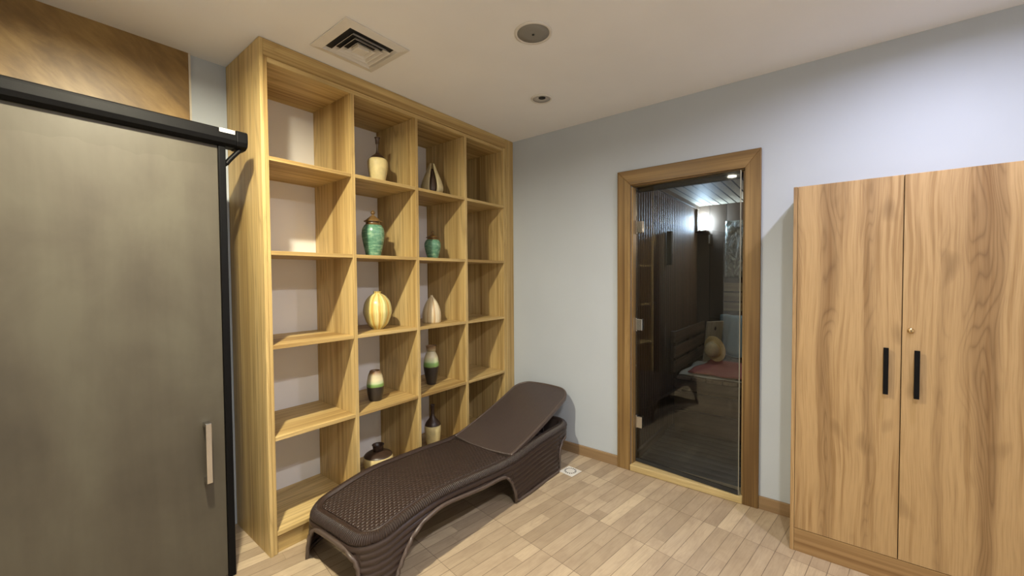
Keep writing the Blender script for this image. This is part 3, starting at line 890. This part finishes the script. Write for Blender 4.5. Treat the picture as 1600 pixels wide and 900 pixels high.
M_shell = glaze('pale_stone_glaze', srgb(204, 190, 148), 0.5)
D_ = math.radians
obj('shell', shell_bm(D_(92), D_(214)), M_shell, v, smooth=True); obj('shell', shell_bm(D_(258), D_(372)), M_shell, v, smooth=True)
pot([(0.55, 0), (0.80, .12), (0.86, .26), (0.70, .48), (0.38, .70), (0.12, .84)], -0.762, 0.15, z1, 0.232, 0.062, M_brownneck, None, 'core', v, hollow=False)
# second row: two lidded green jars
def jar(x, y, z, h, r, label):
    v = thing('lidded_jar', (x, y, z), label, 'jar')
    pot([(0.62, 0), (0.66, .03), (0.80, .18), (0.96, .38), (1.0, .50), (0.93, .60), (0.76, .675)], x, y, z, h, r, M_green, None, 'body', v, hollow=False)
    pot([(0.76, .676), (0.66, .70), (0.62, .73), (0.64, .745)], x, y, z, h, r, M_bronze, None, 'collar', v, hollow=False)
    ld = pot([(0.60, .746), (0.78, .748), (0.79, .765), (0.66, .785), (0.44, .83), (0.26, .865), (0.14, .885)], x, y, z, h, r, M_bronze, None, 'lid', v, hollow=False)
    pot([(0.13, .886), (0.09, .905), (0.17, .93), (0.19, .95), (0.14, .975), (0.03, 1.0)], x, y, z, h, r, M_bronze, None, 'finial', ld, n=24, hollow=False)
    return v
jar(-1.249, vy_, z2, 0.290, 0.069, 'large green glazed jar with pointed bronze lid, second shelf down')
jar(-0.764, vy_, z2, 0.203, 0.059, 'small green glazed jar with pointed bronze lid, second shelf down')
# third row
v = vase('round_striped_vase', -1.226, vy_, z3, 'round vase with yellow, cream and brown vertical stripes, middle shelf')
pot([(0.36, 0), (0.40, .02), (0.72, .14), (0.97, .38), (1.0, .52), (0.88, .72), (0.58, .87), (0.27, .94), (0.24, .965), (0.30, 1.0)], -1.226, vy_, z3, 0.240, 0.087,
    mat_stripes('yellow_striped_glaze', -1.226, vy_, [srgb(226, 210, 128), srgb(224, 216, 178), srgb(206, 168, 90), srgb(220, 210, 138), srgb(228, 218, 156), srgb(190, 182, 118), srgb(224, 212, 146)], 36), None, 'body', v)
v = vase('teardrop_striped_vase', -0.780, vy_, z3, 'cream teardrop vase with brown streaks and small mouth, middle shelf')
pot([(0.90, 0), (0.97, .06), (1.0, .25), (0.93, .45), (0.70, .68), (0.40, .85), (0.17, .94), (0.13, 1.0)], -0.780, vy_, z3, 0.198, 0.067,
    mat_stripes('cream_streaked_glaze', -0.780, vy_, [srgb(226, 212, 176), srgb(232, 224, 200), srgb(212, 190, 150), srgb(196, 168, 126), srgb(222, 204, 160), srgb(230, 216, 184), srgb(228, 212, 180)], 64), None, 'body', v)
# fourth row
v = vase('barrel_vase', -1.251, vy_, z4, 'short barrel vase, black base with green and cream top, fourth shelf down')
pot([(0.70, 0), (0.76, .03), (0.92, .22), (1.0, .45), (0.97, .62), (0.84, .82), (0.66, .95), (0.60, 1.0)], -1.251, vy_, z4, 0.190, 0.0525, mat_bands('green_black_bands', z4, 0.190), None, 'body', v)
v = vase('flared_neck_vase', -0.778, 0.165, z4, 'tall vase with flared neck, black base, green and cream top, fourth shelf down')
pot([(0.58, 0), (0.62, .03), (0.82, .22), (0.98, .42), (1.0, .52), (0.86, .70), (0.55, .84), (0.46, .90), (0.54, .955), (0.72, 1.0)], -0.778, 0.165, z4, 0.282, 0.056, mat_bands('green_black_tall_bands', z4-0.01, 0.300), None, 'body', v)
# bottom row
v = vase('squat_vase', -1.238, vy_, z5, 'squat cream vase with dark brown shoulder and mouth, bottom shelf')
pot([(0.72, 0), (0.80, .05), (0.97, .34), (1.0, .52), (0.965, .625)], -1.238, vy_, z5, 0.180, 0.091, M_cream, None, 'body', v, hollow=False)
pot([(0.967, .628), (0.86, .685), (0.58, .76), (0.31, .80), (0.26, .84), (0.29, .91), (0.42, 1.0)], -1.238, vy_, z5, 0.180, 0.091, M_brownneck, None, 'neck', v)
v = vase('bottle_vase', -0.762, 0.175, z5, 'cream bottle vase with dark brown shoulder and neck on the bottom shelf behind the lounger')
pot([(0.66, 0), (0.72, .03), (0.90, .22), (1.0, .42), (0.96, .52)], -0.762, 0.175, z5, 0.312, 0.060, M_cream, None, 'body', v, hollow=False)
pot([(0.962, .523), (0.80, .59), (0.45, .68), (0.25, .75), (0.21, .86), (0.22, .93), (0.27, 1.0)], -0.762, 0.175, z5, 0.312, 0.060, M_brownneck, None, 'neck', v)

# ------------------------------------------------------------------ inside the sauna
bx0, SZ = 0.86, 0.505
bn = thing('sauna_bench', (1.4, -1.7, 0.0), 'weathered slatted wooden bench with backrest filling the end of the sauna', 'bench')
for k in range(11):
    ya = SYL-0.10-k*0.118
    obj('seat_slat', bx(bx0, ya-0.108, SZ-0.028, SX-0.005, ya, SZ), M_bench, bn, bevel=0.003)
for zz, th_ in ((0.385, 0.085), (0.215, 0.15), (0.03, 0.17)):
    obj('front_board', bx(bx0+0.03, -2.45, zz, bx0+0.05, SYL-0.07, zz+th_), M_bench_y, bn, bevel=0.003)
obj('front_rail', bx(bx0, -2.45, 0.41, bx0+0.03, SYL-0.07, SZ-0.029), M_bench_y, bn, bevel=0.003)
obj('leg', bx(bx0+0.051, SYL-0.12, 0.0, bx0+0.10, SYL-0.07, SZ-0.03), M_bench_y, bn); obj('leg', bx(bx0+0.051, -2.45, 0.0, bx0+0.10, -2.40, SZ-0.03), M_bench_y, bn)
for zz in (0.53, 0.655, 0.785):
    obj('backrest_slat', bx(bx0-0.01, SYL-0.090, zz, SX-0.06, SYL-0.072, zz+0.098), M_bench, bn, bevel=0.003)
for xx in (bx0+0.0, 1.35, 1.80):
    obj('backrest_post', bx(xx, SYL-0.071, SZ, xx+0.05, SYL-0.045, 0.88), M_bench_y, bn, bevel=0.002)
for zz in (0.60, 0.72, 0.84):
    obj('backrest_slat', bx(SX-0.045, -2.4, zz, SX-0.027, SYL-0.13, zz+0.085), M_bench_y, bn, bevel=0.003)
for yy in (-1.16, -1.9): obj('backrest_post', bx(SX-0.026, yy-0.05, SZ, SX-0.003, yy, 0.92), M_bench_y, bn)

rk = thing('slatted_wall_rack', (SX-0.02, -1.45, 1.0), 'short rack of horizontal wooden slats on the sauna end wall', 'wall rack')
for zz in (1.00, 1.10, 1.20): obj('slat', bx(SX-0.040, -1.80, zz, SX-0.020, -1.265, zz+0.085), wood('rack_slat_wood', srgb(168, 150, 112), srgb(146, 126, 92), srgb(112, 94, 66), grain='Y', wide=14, rough=0.6) if zz == 1.00 else bpy.data.materials['rack_slat_wood'], rk, bevel=0.002)
for yy in (-1.32, -1.72): obj('batten', bx(SX-0.019, yy-0.03, 0.99, SX-0.003, yy, 1.295), M_bench_y, rk)
def mat_rough():
    m = Mat('rough_grey_relief')
    x, y, z = m.sep(m.coord())
    n = m.noise(m.comb(x, y*2.0, z*0.8), 9.0, 5, 0.65, 1.6)
    m.col(m.ramp(n, [(0.35, srgb(92, 92, 82)), (0.52, srgb(138, 140, 128)), (0.66, srgb(196, 198, 186))])); m.rough(0.35); m.bump(n, 0.8, 0.03)
    return m.m
bm = bmesh.new(); ny_, nz_ = 24, 28
random.seed(3)
g_ = [[bm.verts.new((SX-0.030-0.016*random.random(), -1.275-0.5*i/ny_, 1.34+0.575*k/nz_)) for k in range(nz_+1)] for i in range(ny_+1)]
for i in range(ny_):
    for k in range(nz_): bm.faces.new((g_[i][k], g_[i+1][k], g_[i+1][k+1], g_[i][k+1]))
o = obj('rough_stone_panel', bm, mat_rough(), None, smooth=True)
so = o.modifiers.new('solid', 'SOLIDIFY'); so.thickness = 0.02; so.offset = 1
tag(o, 'rough glinting grey stone panel on the sauna end wall', 'wall panel')

# corner lamp
lp = thing('sauna_corner_lamp', (SX-0.04, SYL-0.05, 1.83), 'glowing bluish-white lamp in the upper corner of the sauna', 'lamp')
bm = bmesh.new(); lathe(bm, spline([(0.020, 1.842), (0.036, 1.86), (0.042, 1.91), (0.040, 1.965), (0.026, 2.0)], 5), SX-0.055, SYL-0.062, 24)
obj('diffuser', bm, emit('lit_sauna_diffuser', *SAUNA_LAMP), lp, smooth=True)
bm = bmesh.new(); box(bm, SX-0.115, SYL-0.028, 1.82, SX-0.095, SYL-0.004, 2.06); box(bm, SX-0.11, SYL-0.11, 1.815, SX-0.004, SYL-0.004, 1.832)
obj('bracket', bm, M_bench, lp)
lp2 = thing('sauna_wall_lamp', (SX-0.05, -2.05, 1.80), 'warm white lamp on the sauna end wall, hidden behind the door frame', 'lamp')
bm = bmesh.new(); lathe(bm, spline([(0.020, 1.80), (0.042, 1.83), (0.046, 1.88), (0.040, 1.93), (0.020, 1.95)], 5), SX-0.065, -2.05, 24)
obj('diffuser', bm, emit('lit_sauna_warm_diffuser', *SAUNA_LAMP_WARM), lp2, smooth=True)
obj('bracket', bx(SX-0.115, -2.10, 1.782, SX-0.003, -2.00, 1.798), M_bench, lp2)
tm = thing('thermometer', (SX-0.006, -1.115, 1.69), 'small white thermometer on the sauna end wall below the lamp', 'thermometer')
obj('plate', bx(SX-0.012, -1.137, 1.69, SX-0.001, -1.097, 1.80), M_bench, tm, bevel=0.002)
obj('tube', bx(SX-0.016, -1.121, 1.70, SX-0.012, -1.113, 1.79), M_white, tm)
tb = thing('sand_timer', (0.91, SYL-0.025, 1.46), 'dark wooden sand timer on the boarded sauna wall', 'timer')
obj('case', bx(0.875, SYL-0.042, 1.455, 0.915, SYL-0.002, 1.745), M_dark, tb, bevel=0.002)
bm = bmesh.new(); tube(bm, [(0.925, SYL-0.034, 1.55), (0.925, SYL-0.034, 1.635), (0.925, SYL-0.034, 1.65), (0.925, SYL-0.034, 1.665), (0.925, SYL-0.034, 1.75)], 0.006, 8)
obj('lit_case_edge', bm, M_white, tb, smooth=True)  # white tube painting in the case edge that the lamp lights

# headrest board leaning on the long backrest
hb = thing('headrest_board', (1.62, SYL-0.205, SZ), 'pale wooden headrest board with a hole leaning on the bench backrest', 'headrest board')
bm = bmesh.new()
hv = box(bm, -0.10, -0.010, 0.0, 0.10, 0.010, 0.40)
bmesh.ops.rotate(bm, verts=bm.verts, cent=(0, 0, 0), matrix=Matrix.Rotation(math.radians(7), 3, 'X')); 
bmesh.ops.rotate(bm, verts=bm.verts, cent=(0, 0, 0), matrix=Matrix.Rotation(math.radians(-32), 3, 'Z'))
bmesh.ops.translate(bm, verts=bm.verts, vec=(1.62, SYL-0.205, SZ+0.012))
M_pale = wood('pale_headrest_wood', srgb(196, 190, 170), srgb(176, 168, 146), srgb(146, 136, 112), grain='Z', wide=12, rough=0.6)
obj('board', bm, M_pale, hb, bevel=0.004)
bm = bmesh.new(); lathe(bm, [(0.012, -0.0105), (0.012, -0.0112)], 0, 0, 20)
for v_ in bm.verts: v_.co = Vector((v_.co.x, v_.co.z, v_.co.y*1.6))
bmesh.ops.translate(bm, verts=bm.verts, vec=(0, 0, 0.33))
bmesh.ops.rotate(bm, verts=bm.verts, cent=(0, 0, 0), matrix=Matrix.Rotation(math.radians(7), 3, 'X'))
bmesh.ops.rotate(bm, verts=bm.verts, cent=(0, 0, 0), matrix=Matrix.Rotation(math.radians(-32), 3, 'Z'))
bmesh.ops.translate(bm, verts=bm.verts, vec=(1.62, SYL-0.205, SZ+0.012))
obj('hole', bm, M_dark, hb)
# cloth helper: a soft sheet lying on the bench
def cloth(name, x0, x1, y0, y1, z, mat, seed, amp=0.008, n=26, rot=0.0, th=0.012, skew=0.0):
    rnd = random.Random(seed); bm = bmesh.new(); g = []
    ph = [rnd.random()*6 for _ in range(6)]
    cx_, cy_ = (x0+x1)/2, (y0+y1)/2
    for i in range(n+1):
        r = []
        for k in range(n+1):
            u, v = i/n, k/n
            e = min(u, 1-u, v, 1-v)
            zz = z+th+amp*(1+0.5*math.sin(9*u+ph[0]+4*v)+0.5*math.sin(13*v+ph[1]-3*u))*min(1, e*8+0.25)
            px = x0+(x1-x0)*u+0.010*math.sin(11*v+ph[2])+skew*(v-0.5); py = y0+(y1-y0)*v+0.010*math.sin(10*u+ph[3])
            dx, dy = px-cx_, py-cy_
            r.append(bm.verts.new((cx_+dx*math.cos(rot)-dy*math.sin(rot), cy_+dx*math.sin(rot)+dy*math.cos(rot), zz)))
        g.append(r)
    for i in range(n):
        for k in range(n): bm.faces.new((g[i][k], g[i+1][k], g[i+1][k+1], g[i][k+1]))
    o = obj(name, bm, mat, None, smooth=True)
    m = o.modifiers.new('solid', 'SOLIDIFY'); m.thickness = th*0.8; m.offset = 1
    return o
M_pink = plain('dusty_pink_terry', srgb(150, 84, 80), 0.95, 0.0, 0.12, 120.0, 0.4)
M_paper = plain('pale_grey_cloth', srgb(190, 192, 182), 0.9, 0.0, 0.06, 60.0, 0.2)
M_blue = plain('pale_blue_terry', srgb(128, 156, 172), 0.95, 0.0, 0.1, 100.0, 0.4)
tag(cloth('cloth_sheet', 0.89, 1.55, -1.62, -1.10, SZ, M_paper, 5, 0.003, th=0.006), 'pale grey sheet spread on the sauna bench under the pink towel', 'cloth')
tag(cloth('towel', 0.88, 1.52, -1.66, -1.20, SZ+0.016, M_pink, 8, 0.009, th=0.014, rot=math.radians(-6)), 'dusty pink towel spread on the sauna bench', 'towel')
# blue towel over the end backrest
bm = bmesh.new(); g = []
path = spline([(SX-0.018, 0.88), (SX-0.021, 0.935), (SX-0.036, 0.95), (SX-0.058, 0.92), (SX-0.068, 0.80), (SX-0.078, 0.68), (SX-0.09, 0.545)], 6)
for i, (px, pz) in enumerate(path):
    r = []
    for k in range(21):
        y = -1.235-0.34*k/20
        r.append(bm.verts.new((px-0.006*math.sin(k*0.9+i*0.12), y, pz+(0.010*math.sin(k*0.5) if i > 12 else 0))))
    g.append(r)
for i in range(len(g)-1):
    for k in range(20): bm.faces.new((g[i][k], g[i+1][k], g[i+1][k+1], g[i][k+1]))
o = obj('hanging_towel', bm, M_blue, None, smooth=True)
m = o.modifiers.new('solid', 'SOLIDIFY'); m.thickness = 0.006; m.offset = 1
tag(o, 'pale blue towel hung over the end backrest of the sauna bench', 'towel')
# sauna hat leaning up on its brim
ht = thing('straw_hat', (1.40, -1.285, SZ+0.035), 'straw-coloured brimmed hat standing on edge on the pink towel', 'hat')
M_straw = plain('straw_felt', srgb(228, 204, 146), 0.9, 0.0, 0.15, 70.0, 0.3)
M_crown = plain('greyish_felt', srgb(196, 178, 138), 0.9, 0.0, 0.12, 70.0, 0.3)
def hat_part(prof, mats, name, parent):
    bm = bmesh.new(); lathe(bm, spline(prof, 6), 0, 0, 40)
    ax_ = Vector((-0.82, 0.50, -0.12)).normalized()
    q = Vector((0, 0, 1)).rotation_difference(ax_).to_matrix()
    bmesh.ops.rotate(bm, verts=bm.verts, cent=(0, 0, 0), matrix=q)
    bmesh.ops.translate(bm, verts=bm.verts, vec=HC)
    return obj(name, bm, mats, parent, smooth=True)
HC = Vector((1.40, -1.285, SZ+0.172))
hat_part([(0.117, 0.0), (0.120, 0.004), (0.115, 0.008), (0.086, 0.006), (0.072, 0.010)], M_straw, 'brim', ht)
hat_part([(0.073, 0.009), (0.070, 0.03), (0.063, 0.060), (0.049, 0.082), (0.026, 0.094), (0.004, 0.097)], M_crown, 'crown', ht)
hat_part([(0.0740, 0.010), (0.0748, 0.018), (0.0720, 0.030)], M_straw, 'hat_band', ht)
